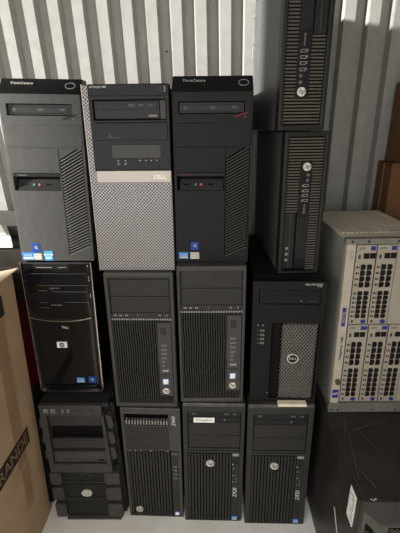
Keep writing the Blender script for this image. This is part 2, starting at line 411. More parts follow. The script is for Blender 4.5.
# ------------------------------------------------------------------ glossy tower
def glossy_tower():
    t = thing('tower_computer', 'glossy black tower with thin chrome outline, below the sunlit-toned slanted-top tower', 'computer', (-.3894, .8912, .448), 1.28, .7)
    h, D = .392, .42
    chassis(t, .178, D, h, 'dark_black')
    def outline(o, z0=.006, zt=None):
        # slightly tapered front with rounded lower corners
        zt = zt or h; pts = []
        L = -.0865 + o; Rr = .0895 - o; r = .014
        pts.append((L - .002, zt)); pts.append((L, .02))
        for k in range(5):
            a = math.pi + k * math.pi / 8; pts.append((L + r + r * math.cos(a), z0 + o + r + r * math.sin(a)))
        for k in range(5):
            a = 1.5 * math.pi + k * math.pi / 8; pts.append((Rr - r + r * math.cos(a), z0 + o + r + r * math.sin(a)))
        pts.append((Rr, zt)); return pts
    obj('front_bezel', prism(bmesh.new(), outline(.002, .004, h - .0005), .002, .03), 'gloss_black', t, bev=.0015)
    # chrome outline
    tr = bmesh.new(); a = outline(0); b = outline(.0022)
    for i in range(len(a) - 1): prism(tr, [a[i], a[i + 1], b[i + 1], b[i]], -.003, .004)
    obj('chrome_outline', tr, 'chrome_trim', t, 'thin chrome line along sides and foot')
    ins = outline(.006, .012, h - .002)
    obj('side_rail', prism(bmesh.new(), [(.0765, .028), (.082, .028), (.082, h - .002), (.0765, h - .002)], .0, .004), 'dark_black', t)
    for z in (.383, .352, .345, .305, .298):
        obj('rail_light', B(.0785, .0802, -.0006, .001, z - .0018, z + .0018), 'print_white', t)
    tp = obj('card_reader_panel', B(-.084, .0755, -.001, .004, .364, .390), 'gloss_black', t, bev=.001)
    cr = obj('card_reader', B(-.056, .034, -.002, .004, .367, .389), 'dark_black', tp, bev=.001)
    for x0, x1 in ((-.052, -.006), (.002, .03)):
        obj('card_slot', B(x0, x1, -.0026, 0, .3705, .3735), 'void_black', cr)
        obj('slot_print', B(x0 + .003, x1 - .003, -.0026, 0, .379, .3806), 'print_grey', cr)
    for z0, z1, m_ in ((.332, .3635, 'gloss_navy'), (.285, .314, 'gloss_navy')):
        c = obj('drive_door', B(-.085, .0755, -.0018, .004, z0, z1), m_, t, bev=.0012)
    for z0, z1, s in ((.3155, .3312, 'Lightscribe'), (.268, .2842, 'pocket drive')):
        c = obj('drive_strip', B(-.086, .0755, -.0012, .004, z0, z1), 'gloss_black', t, bev=.001)
        text('strip_print', s, .0055, -.010, (z0 + z1) / 2, 'print_grey', c, y=-.0016)
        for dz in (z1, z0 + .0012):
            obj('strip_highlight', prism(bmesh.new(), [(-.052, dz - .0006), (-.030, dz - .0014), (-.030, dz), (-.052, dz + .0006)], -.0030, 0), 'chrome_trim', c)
    # curved chrome ledge
    bm = bmesh.new(); n = 16; top = [(-.084 + .161 * i / n, .242 - .012 * math.sin(math.pi * i / n) ** .8) for i in range(n + 1)]
    for i in range(n):
        (xa, za), (xb, zb) = top[i], top[i + 1]; prism(bm, [(xa, za), (xb, zb), (xb, zb - .0022), (xa, za - .0022)], -.004, .004)
    obj('chrome_ledge', bm, 'chrome_trim', t, 'curved chrome ledge across the front')
    lg = obj('logo_badge', B(-.024, .003, -.0028, .002, .149, .166), 'sticker_white', t, 'pale hp badge', bev=.0006)
    obj('badge_disc', disc(bmesh.new(), -.0105, .1575, .0072, .0072, -.0033, 0), 'print_dark', lg)
    text('badge_lettering', 'hp', .0105, -.0105, .1583, 'sticker_white', lg, y=-.0037, shear=.35)
    obj('small_badge', prism(bmesh.new(), [(-.005, .214), (.012, .210), (.012, .205), (-.005, .209)], -.001, .003), 'print_grey', t)
    sticker(t, 'intel', .028, .044, .023, .017); sticker(t, 'windows', .060, .045, .021, .021)
    foot = bmesh.new(); prism(foot, [(-.078, .026), (.071, .026), (.068, .020), (-.075, .020)], -.002, .003)
    obj('foot_lip', foot, 'gloss_navy', t, bev=.0008)
    return t
# ------------------------------------------------------------------ slatted workstation (two of them)
def slatted_workstation(label, loc, rz, lean, w, h, tag='Z240'):
    t = thing('workstation_tower', label, 'computer', loc, rz, lean, 'workstations with slats below two bay covers')
    W = w / 2; D = .44
    chassis(t, w, D, h - .002)
    fr = plate(bmesh.new(), -W, W, 0, h, [(-.0765, .0765, .013, h - .0135)], -.006, .03)
    obj('front_frame', fr, 'workstation_grey', t, bev=.004)
    pk = obj('bay_panel', B(-.077, .077, .004, .03, .289, h - .0133), 'bay_black', t)
    for z0, z1 in ((.336, .3805), (.2905, .3345)):
        obj('bay_cover', B(-.0735, .0745, .0005, .006, z0, z1), 'workstation_slat', t, bev=.001)
    ps = obj('port_strip', B(-.0765, .0765, .0, .02, .276, .2895), 'workstation_slat', t, bev=.0008)
    for x, ww in ((-.066, .007), (-.052, .007), (-.037, .007), (-.008, .002), (.048, .006), (.066, .004)):
        obj('strip_mark', B(x - ww / 2, x + ww / 2, -.0006, .002, .281, .2845), 'print_grey', ps)
    g = bmesh.new(); n = 25
    for i in range(n):
        x = -.0745 + .149 * i / (n - 1); ch = x > .039
        if not ch:
            # gently rippled slat
            prev = None; segs = 14; z0, z1 = .0165, .273
            for k in range(segs):
                za = z0 + (z1 - z0) * k / segs; zb = z0 + (z1 - z0) * (k + 1) / segs
                oa = .0009 * math.sin(k * math.pi / 3.5); ob = .0009 * math.sin((k + 1) * math.pi / 3.5)
                prism(g, [(x - .0016 + oa, za), (x + .0016 + oa, za), (x + .0016 + ob, zb), (x - .0016 + ob, zb)], 0, .010)
        else:
            box(g, x - .0016, x + .0016, 0, .010, .0165, .033); box(g, x - .0016, x + .0016, 0, .010, .262, .273)
    obj('front_slats', g, 'workstation_slat', t)
    tips = bmesh.new()
    for i in range(n):
        x = -.0745 + .149 * i / (n - 1); box(tips, x - .0019, x + .0019, -.0022, .004, .270, .2745)
    obj('slat_tips', tips, 'port_grey', t, 'row of bright slat tips')
    obj('slat_backing', B(-.0765, .0765, .018, .026, .014, .276), 'void_black', t)
    cp = obj('control_panel', B(.0395, .0755, -.0005, .012, .034, .261), 'workstation_grey', t, bev=.001)
    pb = obj('power_button', B(.048, .062, -.0018, .003, .226, .247), 'workstation_slat', cp, bev=.001)
    for z, bl in ((.195, 0), (.182, 0), (.169, 1), (.156, 1)):
        usb(t, .055, z, blue=bl)
    jack(t, .053, .1445); jack(t, .052, .132)
    text('model_lettering', tag, .0085, .055, .1165, 'print_white', t, shear=.3)
    obj('panel_groove', B(.042, .072, -.0009, .001, .103, .1045), 'void_black', cp)
    sticker(t, 'frame', .0555, .081, .017, .019)
    hp_logo(t, .0558, .051, .0095)
    return t
# ------------------------------------------------------------------ handle-top workstation
def handle_workstation():
    t = thing('workstation_tower', 'dark workstation tower on the floor with a handle slot across its top front', 'computer', (-.1679, .8686, 0), -1.0, 0)
    w, h, D = .1685, .418, .445; W = w / 2
    chassis(t, w, D, h)
    bm = plate(bmesh.new(), -W, W, 0, h, [(-.0755, .0505, .357, .3975), (-.076, .0745, .003, .266)], -.003, .03)
    obj('front_bezel', bm, 'workstation_grey', t, bev=.003)
    obj('top_edge', B(-W + .001, W - .001, -.0035, .03, h - .0045, h + .0006), 'top_steel', t, 'pale worn top edge', bev=.001)
    obj('handle_recess', B(-.076, .051, .026, .0295, .3565, .398), 'void_black', t)
    hg = bmesh.new()
    for i in range(15):
        x = -.0705 + i * .0083; box(hg, x - .002, x + .002, .0, .012, .3575, .372, bev=.0006)
    obj('handle_ribs', hg, 'port_grey', t, 'row of bright ribs in the handle slot')
    text('model_lettering', 'Z440', .0155, .066, .375, 'print_white', t, y=-.0036, rot=90, shear=.2)
    for z0, z1 in ((.3125, .3545), (.2695, .3110)):
        obj('bay_cover', B(-.0755, .0505, -.0042, .002, z0, z1), 'workstation_slat', t, bev=.001)
    for x in (-.066, -.050, -.034, -.005, .044): obj('strip_mark', B(x - .003, x + .003, -.0046, 0, .2655, .2678), 'print_grey', t)
    g = bmesh.new(); n = 14
    for i in range(n):
        x = -.0715 + i * .00905
        prism_pts = [(x - .0032, .004), (x + .0032, .004), (x + .0032, .262), (x - .0032, .262)]
        prism(g, prism_pts, -.001, .010)
    obj('front_slats', g, 'workstation_slat', t, bev=.0006)
    obj('slat_backing', B(-.0758, .0743, .018, .026, .0035, .2655), 'void_black', t)
    cp = obj('control_panel', B(.0530, .0742, -.001, .012, .0035, .258), 'workstation_slat', t, bev=.001)
    obj('power_button', B(.0540, .0735, -.0035, .003, .2500, .2610), 'top_steel', t, bev=.001)
    for z in (.205, .190, .175, .160): usb(t, .064, z, w=.009, blue=False)
    for o in t.children:
        if o.name.startswith('usb'): o.location.y = -.001
    jack(t, .064, .145, .0024); jack(t, .064, .132, .0024)
    hp_logo(t, -.052, .0275, .0112, y=-.003)
    sticker(t, 'frame', .0655, .013, .014, .015, y=-.0022)
    return t
# ------------------------------------------------------------------ ribbed workstation (two of them)
def ribbed_workstation(label, loc, rz, lean, w, h, tape):
    t = thing('workstation_tower', label, 'computer', loc, rz, lean, 'ribbed workstations at the bottom of the stack')
    W = w / 2; D = .445
    chassis(t, w, D, h)
    bm = plate(bmesh.new(), -W, W, 0, h, [(-.073, .076, .279, .418), (-.075, .0735, .003, .272)], -.002, .03)
    obj('front_bezel', bm, 'workstation_dark', t, bev=.003)
    obj('top_edge', B(-W + .001, W - .001, -.0028, .03, h - .012, h + .0006), 'top_steel', t, 'scratched pale top edge', bev=.003)
    obj('bay_backing', B(-.073, .076, .014, .026, .2785, .4185), 'void_black', t)
    od = obj('optical_drive', B(-.0715, .0745, .002, .014, .3785, .4165), 'drive_black', t, bev=.001)
    for x, s in ((-.055, 'RW'), (.035, 'DVD'), (.058, 'CD')): text('drive_mark', s, .0065, x, .407, 'print_grey', od, y=.0016)
    obj('drive_seam', B(-.070, .073, .0015, .004, .3965, .3972), 'void_black', od)
    obj('drive_light', disc(bmesh.new(), .030, .388, .0013, .0013, .0008, .003, 10), 'print_white', od)
    if tape: 
        lb = obj('paper_label', B(-.056, .002, .0005, .0025, .3785, .3945), 'sticker_white', t, 'white paper label with a line of print')
        for k in range(9): obj('label_print', B(-.050 + k * .0052, -.0465 + k * .0052, .0001, .001, .3850, .3882), 'print_grey', lb)
    for z0, z1 in ((.3335, .3770), (.2885, .3320)):
        obj('bay_cover', B(-.0715, .0745, .002, .010, z0, z1), 'workstation_dark_slat', t, bev=.001)
    obj('bay_sill', B(-.0725, .0755, .0, .012, .2792, .2875), 'workstation_dark_slat', t, bev=.001)
    g = bmesh.new(); n = 14
    for i in range(n):
        x = -.0705 + i * .0092
        prism(g, [(x - .0033, .0035), (x + .0033, .0035), (x + .0033, .268), (x - .0033, .268)], -.001, .010)
    obj('front_ribs', g, 'workstation_dark_slat', t, bev=.0006)
    obj('rib_backing', B(-.0748, .0733, .018, .026, .0035, .2715), 'void_black', t)
    obj('control_panel', B(.0545, .0732, -.0008, .012, .0035, .2600), 'workstation_dark_slat', t, bev=.001)
    obj('port_strip', B(.0545, .0732, -.003, .004, .2615, .2700), 'port_grey', t, 'pale strip above the ports', bev=.001)
    pw = obj('power_button', ring(bmesh.new(), .066, .241, .0072, .0072, .22, -.0028, .002, 20), 'bay_black', t)
    obj('power_light', B(.0545, .0575, -.0012, .001, .228, .231), 'print_white', t)
    for z in (.212, .199, .186): usb(t, .067, z, w=.009)
    jack(t, .067, .172, .0024); jack(t, .067, .160, .0024)
    usb(t, .067, .145, w=.009)
    for z in (.212, .186, .160): obj('port_mark', B(.0568, .0592, -.0012, .001, z - .001, z + .001), 'print_white', t)
    text('model_lettering', 'Z420', .0175, .0645, .119, 'print_white', t, y=-.0013, rot=90, shear=.2)
    hp_logo(t, -.0095, .2335, .0118, y=-.004)
    sticker(t, 'intel', .0655, .0125, .0165, .0165, y=-.0018)
    return t
# ------------------------------------------------------------------ mesh-front tower
def mesh_tower():
    t = thing('workstation_tower', 'black tower with a diagonal metal mesh front panel, on the rightmost ribbed workstation', 'computer', (.1950, .8567, .4498), -2.0, -.39)
    w, h, D = .1752, .3540, .43; W = w / 2
    chassis(t, w, D, h)
    bm = plate(bmesh.new(), -W, W, 0, h, [(-.071, .076, .295, .3305), (-.0365, .0815, .012, .2405)], 0, .03)
    obj('front_bezel', bm, 'matte_black', t, bev=.002)
    up = plate(bmesh.new(), -W, W + .003, .242, h, [(-.072, .077, .294, .3315)], -.004, 0)
    obj('upper_panel', up, 'matte_black', t, bev=.0015)
    text('model_lettering', 'DELL PRECISION', .0056, .057, .3475, 'print_white', t, y=-.0048)
    text('model_number', 'T1700', .0044, .070, .3425, 'print_white', t, y=-.0048)
    od = obj('optical_drive', B(-.0705, .0755, -.001, .03, .2955, .330), 'dark_black', t, bev=.001)
    obj('drive_tray', B(-.065, .070, -.0022, .004, .3125, .3265), 'matte_black', od, bev=.001)
    obj('drive_eject_button', B(.050, .068, -.0024, .002, .300, .3045), 'bay_black', od, bev=.0005)
    obj('drive_light', disc(bmesh.new(), .030, .302, .001, .001, -.0024, 0, 10), 'print_white', od)
    obj('bay_cover', B(-.072, .077, -.0048, 0, .246, .2925), 'matte_black', t, bev=.001)
    g = diamonds(bmesh.new(), -.0120, .0815, .012, .241, .0086, .0118, .25, .0035, .0075)
    obj('mesh_grille', g, 'mesh_metal', t, 'silvery diagonal mesh')
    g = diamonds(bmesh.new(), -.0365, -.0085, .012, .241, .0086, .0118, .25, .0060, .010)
    obj('shaded_grille', g, 'dark_black', t, 'strip of the mesh coloured dark for shade')  # same mesh, its shade put into a darker colour
    obj('mesh_backing', B(-.0363, .0813, .022, .026, .0125, .2400), 'void_black', t)
    lg = obj('ring_logo', ring(bmesh.new(), .020, .139, .0145, .0138, .16, -.003, .002), 'logo_silver', t, 'silver ring badge')
    obj('badge_face', disc(bmesh.new(), .020, .139, .0125, .0118, -.0015, .004), 'dark_black', lg)
    text('badge_lettering', 'DELL', .0088, .020, .139, 'logo_silver', lg, y=-.0022)
    jack(t, -.072, .240 - .006, .0024); jack(t, -.060, .234, .0024)
    for z in (.219, .207, .195, .183): 
        usb(t, -.061, z, w=.010); obj('port_mark', B(-.0725, -.0705, -.0006, .001, z - .001, z + .001), 'print_grey', t)
    obj('side_light', disc(bmesh.new(), -.041, .030, .0015, .0015, -.0006, .001, 10), 'print_grey', t)
    return t
# ------------------------------------------------------------------ small desktops standing on edge (two of them)
def small_desktop(label, loc, rz, lean, flip):
    t = thing('desktop_computer', label, 'computer', loc, rz, lean, 'slim slatted desktop computers standing on edge')
    w, h, D = .102, .338, .379; W = w / 2
    s = -1 if flip else 1
    def X(x): return s * x
    def Z(z): return (h - z) if flip else z
    def BB(x0, x1, y0, y1, z0, z1, **k):
        a, b = sorted((X(x0), X(x1))); c, d = sorted((Z(z0), Z(z1))); return B(a, b, y0, y1, c, d, **k)
    obj('chassis', B(-W + .001, W - .001, .028, D, .001, h - .001), 'desktop_side', t, bev=.002)
    hl = [(-.041, .040, .012, h - .006)]
    hl = [(min(X(a), X(b)), max(X(a), X(b)), min(Z(c), Z(d)), max(Z(c), Z(d))) for a, b, c, d in hl]
    obj('front_frame', plate(bmesh.new(), -W, W, 0, h, hl, -.005, .03), 'desktop_frame', t, bev=.003)
    obj('slat_backing', B(hl[0][0], hl[0][1], .012, .026, hl[0][2], hl[0][3]), 'void_black', t)
    g = bmesh.new(); z = .0145
    def sl(x0, x1):
        a, b = sorted((X(x0), X(x1))); c, d = sorted((Z(z), Z(z + .0036))); box(g, a, b, 0, .008, c, d)
    while z < h - .010:
        if z < .061: sl(-.0405, .0395)
        else:
            sl(-.0405, -.0170)
            if z < .183: sl(.0115, .0395)
        z += .0066
    obj('front_slats', g, 'desktop_slat', t)
    cp = obj('control_panel', BB(-.0165, .0112, -.001, .010, .0635, .326), 'dark_black', t, bev=.001)
    odp = obj('optical_drive', BB(.0135, .0395, .001, .012, .185, .326), 'drive_black', t, bev=.001)
    obj('drive_bezel_line', BB(.0250, .0262, .0, .003, .187, .324), 'desktop_slat', odp)
    for zz in (.30, .285, .270): obj('drive_mark', BB(.028, .034, .0, .003, zz, zz + .006), 'print_dark' if not flip else 'print_grey', odp)
    pit = bmesh.new()
    zz = .188
    while zz < .324:
        a, b = sorted((X(.0362), X(.0374))); c, d = sorted((Z(zz), Z(zz + .0016))); box(pit, a, b, .0, .003, c, d); zz += .005
    obj('drive_edge_ticks', pit, 'desktop_slat', odp)
    obj('blank_cover', BB(-.0155, .0102, -.002, .003, .194, .300), 'drive_black', cp, bev=.001)
    text('model_lettering', 'EliteDesk', .0060, X(-.004), Z(.175), 'print_grey', t, y=-.0015, rot=90 if flip else -90)
    for zz, bl in ((.1545, 0), (.143, 0), (.132, 1), (.120, 1)):
        usb(t, X(-.005), Z(zz), w=.012, h=.0058, blue=bl and not flip)
        obj('port_mark', BB(.0020, .0040, -.0014, .001, zz - .0015, zz + .0035), 'print_grey', t)
    jack(t, X(-.0075), Z(.108)); jack(t, X(-.0075), Z(.096))
    for o in t.children:
        if o.name.startswith(('usb', 'audio')): o.location.y = -.0008
    hp_logo(t, X(-.004), Z(.0775), .0092, y=-.003)
    for z0, z1 in ((.300, .312), (.235, .262), (.195, .228)):
        if not flip: obj('rear_tab', B(-W - .004, -W + .002, D - .006, D + .002, z0, z1), 'port_grey', t, bev=.0006)
    return t
# ------------------------------------------------------------------ rugged gaming tower
def rugged_tower():
    t = thing('gaming_tower', 'chunky black tower with flared side flaps, on the floor beside the big carton', 'computer', (-.3769, .8500, 0), .59, -.3)
    h, D = .448, .48
    obj('chassis', B(-.093, .104, .05, D, .008, h - .004), 'haf_dark', t, bev=.004)
    obj('front_core', B(-.089, .095, .026, .055, .004, .437), 'haf_dark', t, bev=.003)
    # upper frame: slightly tapering surround with an open bay
    fr = bmesh.new()
    prism(fr, [(-.092, .443), (.082, .443), (.081, .407), (-.090, .407)], -.006, .03)
    prism(fr, [(-.092, .408), (-.074, .408), (-.076, .236), (-.078, .203), (-.091, .203)], -.006, .03)
    prism(fr, [(.078, .408), (.085, .408), (.093, .203), (.078, .203), (.079, .236)], -.006, .03)
    prism(fr, [(-.080, .236), (.082, .236), (.088, .204), (-.086, .204)], -.008, .03)
    obj('front_frame', fr, 'haf_grey', t, bev=.002)
    tc = obj('top_cover', prism_x(bmesh.new(), [(.004, .4435), (.04, .4475), (D - .02, .4475), (D - .02, .44), (.05, .44), (.0, .432)], -.090, .100), 'haf_dark', t, bev=.002)
    obj('bay_recess', B(-.074, .078, .018, .026, .238, .406), 'void_black', t)
    obj('mesh_cover', B(-.0735, .078, .006, .014, .364, .4055), 'haf_mesh', t, bev=.001)
    obj('mesh_cover', B(-.074, .0785, .004, .014, .284, .320), 'haf_mesh', t, bev=.001)
    obj('cover_handle', B(-.020, .050, .002, .006, .309, .313), 'haf_grey', t)
    od = obj('optical_drive', B(-.0735, .0785, -.002, .014, .2395, .2785), 'haf_grey', t, 'grey optical drive front', bev=.001)
    obj('drive_tray', B(-.066, .074, -.0032, .002, .259, .274), 'workstation_grey', od, bev=.001)
    obj('drive_eject_button', B(.055, .072, -.0034, .002, .244, .249), 'dark_black', od)
    for x, k in ((-.072, 'u'), (-.052, 'u'), (-.025, 'j'), (-.010, 'j')):
        if k == 'u': usb(t, x, .4215, w=.013, h=.005)
        else: jack(t, x, .4215, .0032)
    for o in t.children:
        if o.name.startswith(('usb', 'audio')): o.location.y = -.0065
    for x, ww in ((-.072, .006), (-.052, .006), (-.025, .002), (-.010, .002)): obj('port_mark', B(x - ww, x + ww, -.0072, 0, .4285, .4300), 'print_white', t)
    for x in (.018, .052): obj('power_button', B(x - .009, x + .009, -.0085, 0, .4145, .4295), 'haf_grey', t, bev=.0015)
    # lower drive-cage panels
    for z0, z1, dx in ((.152, .200, 0), (.085, .142, .001), (.012, .077, .002)):
        obj('lower_panel', prism(bmesh.new(), [(-.070 + dx, z1), (.074 + dx, z1), (.076 + dx, z0), (-.070 + dx, z0)], .006, .028), 'haf_dark', t, bev=.001)
        obj('panel_edge', B(-.066, .070, .003, .010, z0 - .001, z0 + .002), 'haf_grey', t)
    fl = (( .152, .196), (.088, .138), (.018, .072))
    for z0, z1 in fl:
        for sd in (-1, 1):
            xa = .064 * sd; xb = (.098 if sd < 0 else .110) * sd; c = .007 * sd
            pts = [(xa, z1 - .010), (xa - 0, z0 + .008), (xa + c * .6, z0), (xb - c * .4, z0), (xb, z0 + .008), (xb, z1 - .004), (xb - c * .3, z1), (xa + c * .4, z1)]
            obj('side_flap', prism(bmesh.new(), pts, -.004, .035), 'haf_grey', t, bev=.0015)
    for z in (.375, .318, .262):
        obj('side_clip', prism(bmesh.new(), [(-.091, z + .020), (-.100, z + .014), (-.102, z - .014), (-.091, z - .018)], .002, .03), 'haf_grey', t, bev=.002)
        obj('side_flap', prism(bmesh.new(), [(.085, z + .026), (.104, z + .020), (.109, z - .012), (.100, z - .022), (.091, z - .020)], .004, .045), 'haf_grey', t, bev=.003)
    obj('side_spine', prism(bmesh.new(), [(.096, .430), (.108, .420), (.119, .02), (.112, .0), (.094, .0)], .028, .075), 'haf_dark', t, bev=.003)
    obj('side_spine', prism(bmesh.new(), [(-.090, .430), (-.097, .420), (-.100, .02), (-.096, .0), (-.086, .0)], .028, .075), 'haf_dark', t, bev=.003)
    bd = obj('round_badge', disc(bmesh.new(), .003, .110, .0165, .0135, .001, .010, 8), 'logo_silver', t, 'silver faceted badge', bev=.001)
    obj('badge_inlay', ring(bmesh.new(), .003, .110, .0095, .007, .22, .0005, .004, 6), 'print_grey', bd)
    obj('debossed_ring', ring(bmesh.new(), .006, .176, .013, .012, .14, .0045, .010), 'haf_grey', t)
    obj('foot_bar', B(-.070, .100, .0, .03, .0005, .009), 'haf_grey', t, bev=.002)
    return t

ln1 = slanted_tower('sunlit-toned grey slanted-top tower at the left end, with a sky blue sticker', (-.3781, .8965, .8425), 2.71, 1.2,
    'slate_plastic', 'bevel_black', [('windows', -.051, .034, .021, .023), ('intel', -.072, .0125, .028, .019), ('white', -.049, .0115, .020, .016), ('star', -.022, .014, .020, .024)], w=.178)
ln2 = slanted_tower('black slanted-top tower with a red dash on its drive, next to the slim upright desktops', (.0056, .8863, .8425), .1, .15,
    'slate_plastic_shaded', 'bevel_black', [('windows', -.042, .041, .019, .020), ('intel', -.069, .017, .023, .017), ('white', -.042, .0165, .022, .017)], first=False, w=.174)
silver_tower()
glossy_tower()
slatted_workstation('slatted workstation under the silver tower, resting on the tower with the handle slot', (-.1758, .8762, .4187), -.28, -.05, .1735, .4020)
slatted_workstation('slatted workstation under the black slanted-top tower, resting on the tower with a white paper label', (.0056, .8640, .4468), .59, -.2, .1690, .3950)
handle_workstation()
ribbed_workstation('ribbed workstation on the floor with a white paper label on its drive', (.0095, .8561, 0), -.28, .17, .1733, .4458, True)
ribbed_workstation('ribbed workstation on the floor without paper label, beside the big black steel case', (.1969, .8488, 0), -.52, -.5, .1800, .4490, False)
mesh_tower()
small_desktop('lower slim desktop standing on the mesh-front tower, its silver badge near the top', (.2214, .9099, .8050), 2.4, -.43, True)
small_desktop('upper slim desktop balanced on the other one, cut off by the top of the picture', (.1986, .8952, 1.1440), 2.7, -.11, False)
ls = obj('foam_pad', B(.182, .258, .838, .856, .4500, .4580, bev=.001), 'pad_cream')
ls['label'] = 'small cream strip lying under the mesh front of the tower on the right'; ls['category'] = 'pad'
rugged_tower()

# ------------------------------------------------------------------ big carton on the left
def big_carton():
    t = thing('cardboard_box', 'big brown carton with a dark printed GRANDE band, at the left edge in front', 'box', (-.82, .58, 0), 0)
    hx, hy, hz = .309, .298, .819
    bm = B(-hx, hx, -hy, hy, 0, hz - .022)
    for a in ((-hx, -hx + .004, -hy, hy), (hx - .004, hx, -hy, hy), (-hx, hx, -hy, -hy + .004), (-hx, hx, hy - .004, hy)): box(bm, *a, hz - .022, hz)
    obj('carton_body', bm, 'cardboard', t)
    obj('folded_flap', prism(bmesh.new(), [(hx + .020, hz + .014), (hx + .020, hz + .011), (hx - .036, hz - .001), (hx - .036, hz + .002)], -hy + .005, hy - .005), 'cardboard_sunlit', t, 'flap folded inwards, coloured pale as sunlit')  # pale colour carries the sunlight on the flap
    obj('shade_sheet', B(-hx + .005, hx - .038, -hy + .005, hy - .005, hz - .0215, hz - .012), 'void_black', t, 'black sheet added to darken the open top')  # added sheet that stands in for the dark inside of the carton
    obj('print_band', B(hx + .0002, hx + .0009, -.034, .248, .336, .388), 'print_band', t, 'dark printed band')
    T = Matrix.Translation((hx + .0012, .240, .361)) @ Matrix.Rotation(R(90), 4, 'Z') @ Matrix.Rotation(R(90), 4, 'X')
    text('band_lettering', 'GRANDE', .046, 0, 0, 'carton_letters', t, mtx=T, align='RIGHT', ext=.0003)
    obj('corner_print', B(hx + .0002, hx + .0009, .14, .235, .735, .785), 'print_band', t, 'dark printed patch')
    for y0, y1, z0, z1 in ((.180, .228, .30, .815), (.185, .225, .15, .29)):
        obj('packing_tape', prism_x(bmesh.new(), [(y0, z1), (y1, z1), (y1 - .006, z0), (y0 - .006, z0)], hx + .0002, hx + .0006), 'cardboard_tape', t)
big_carton()
# the carton sags sideways against the towers: its walls lean a little to the right
for o in bpy.data.objects:
    if o.parent and o.parent.name == 'cardboard_box':
        for v in o.data.vertices: v.co.x += v.co.z * .024
rc = thing('carton_box', 'red carton standing between the big brown carton and the glossy black tower', 'box', (-.590, .945, .4405), 0)
obj('carton_body', B(-.075, .073, -.035, .035, 0, .2475), 'red_carton', rc, bev=.002)
obj('top_flap', B(-.073, .071, -.033, .033, .2477, .250), 'red_carton', rc)
obj('white_stripe', B(-.05, .070, -.0358, -.0352, .05, .062), 'cardboard', rc)
ck = thing('storage_crate', 'dark crate on the floor holding up the red carton, beside the chunky black tower', 'crate', (-.590, .945, 0), 0)
obj('crate_body', B(-.075, .078, -.036, .036, 0, .428), 'haf_dark', ck, bev=.002)
obj('crate_lid', B(-.076, .079, -.037, .037, .4282, .440), 'haf_dark', ck, bev=.002)
# black steel case behind, white appliance and grey board on it
bk = thing('equipment_case', 'black steel equipment case behind the big carton, carrying the white machine', 'case', (-.74, 1.040, 0), 0)
obj('case_body', B(-.24, .235, -.052, .050, 0, .844), 'black_steel', bk, bev=.003)
obj('case_lid', B(-.243, .238, -.055, .053, .8442, .855), 'dark_black', bk, bev=.003)
obj('lid_seam', B(-.2, .2, -.0525, -.051, .79, .794), 'bay_black', bk)
wm = thing('office_machine', 'white machine with a sloping lid at the left edge, behind the left slanted-top tower', 'machine', (-.651, 1.055, .8555), 0)
b = bmesh.new()
lo = [(-.22, -.09), (.128, -.09), (.054, .033), (-.22, .034)]
va = [b.verts.new((x, y, 0)) for x, y in lo]; vb = [b.verts.new((x * .985, y * .985, .032)) for x, y in lo]
b.faces.new(va); b.faces.new(vb[::-1])
for i in range(4): b.faces.new((va[i], va[(i + 1) % 4], vb[(i + 1) % 4], vb[i]))
obj('machine_body', b, 'white_shell', wm, bev=.003)
b = bmesh.new(); li = [(x * .86 - .004, y * .80) for x, y in lo]
va = [b.verts.new((x, y, .0318)) for x, y in li]; vb = [b.verts.new((x * .98, y * .98, .036)) for x, y in li]
b.faces.new(va); b.faces.new(vb[::-1])
for i in range(4): b.faces.new((va[i], va[(i + 1) % 4], vb[(i + 1) % 4], vb[i]))
obj('lid_panel', b, 'white_shell', wm, bev=.001)
gb = thing('storage_box', 'grey speckled box against the corrugated wall at the left edge', 'box', (-.80, 1.215, 0), 0)
obj('box_body', B(-.26, .26, -.112, .112, 0, .868), 'grey_felt', gb, bev=.003)
obj('box_lid', B(-.263, .263, -.114, .114, .8682, .884), 'grey_felt', gb, bev=.003)

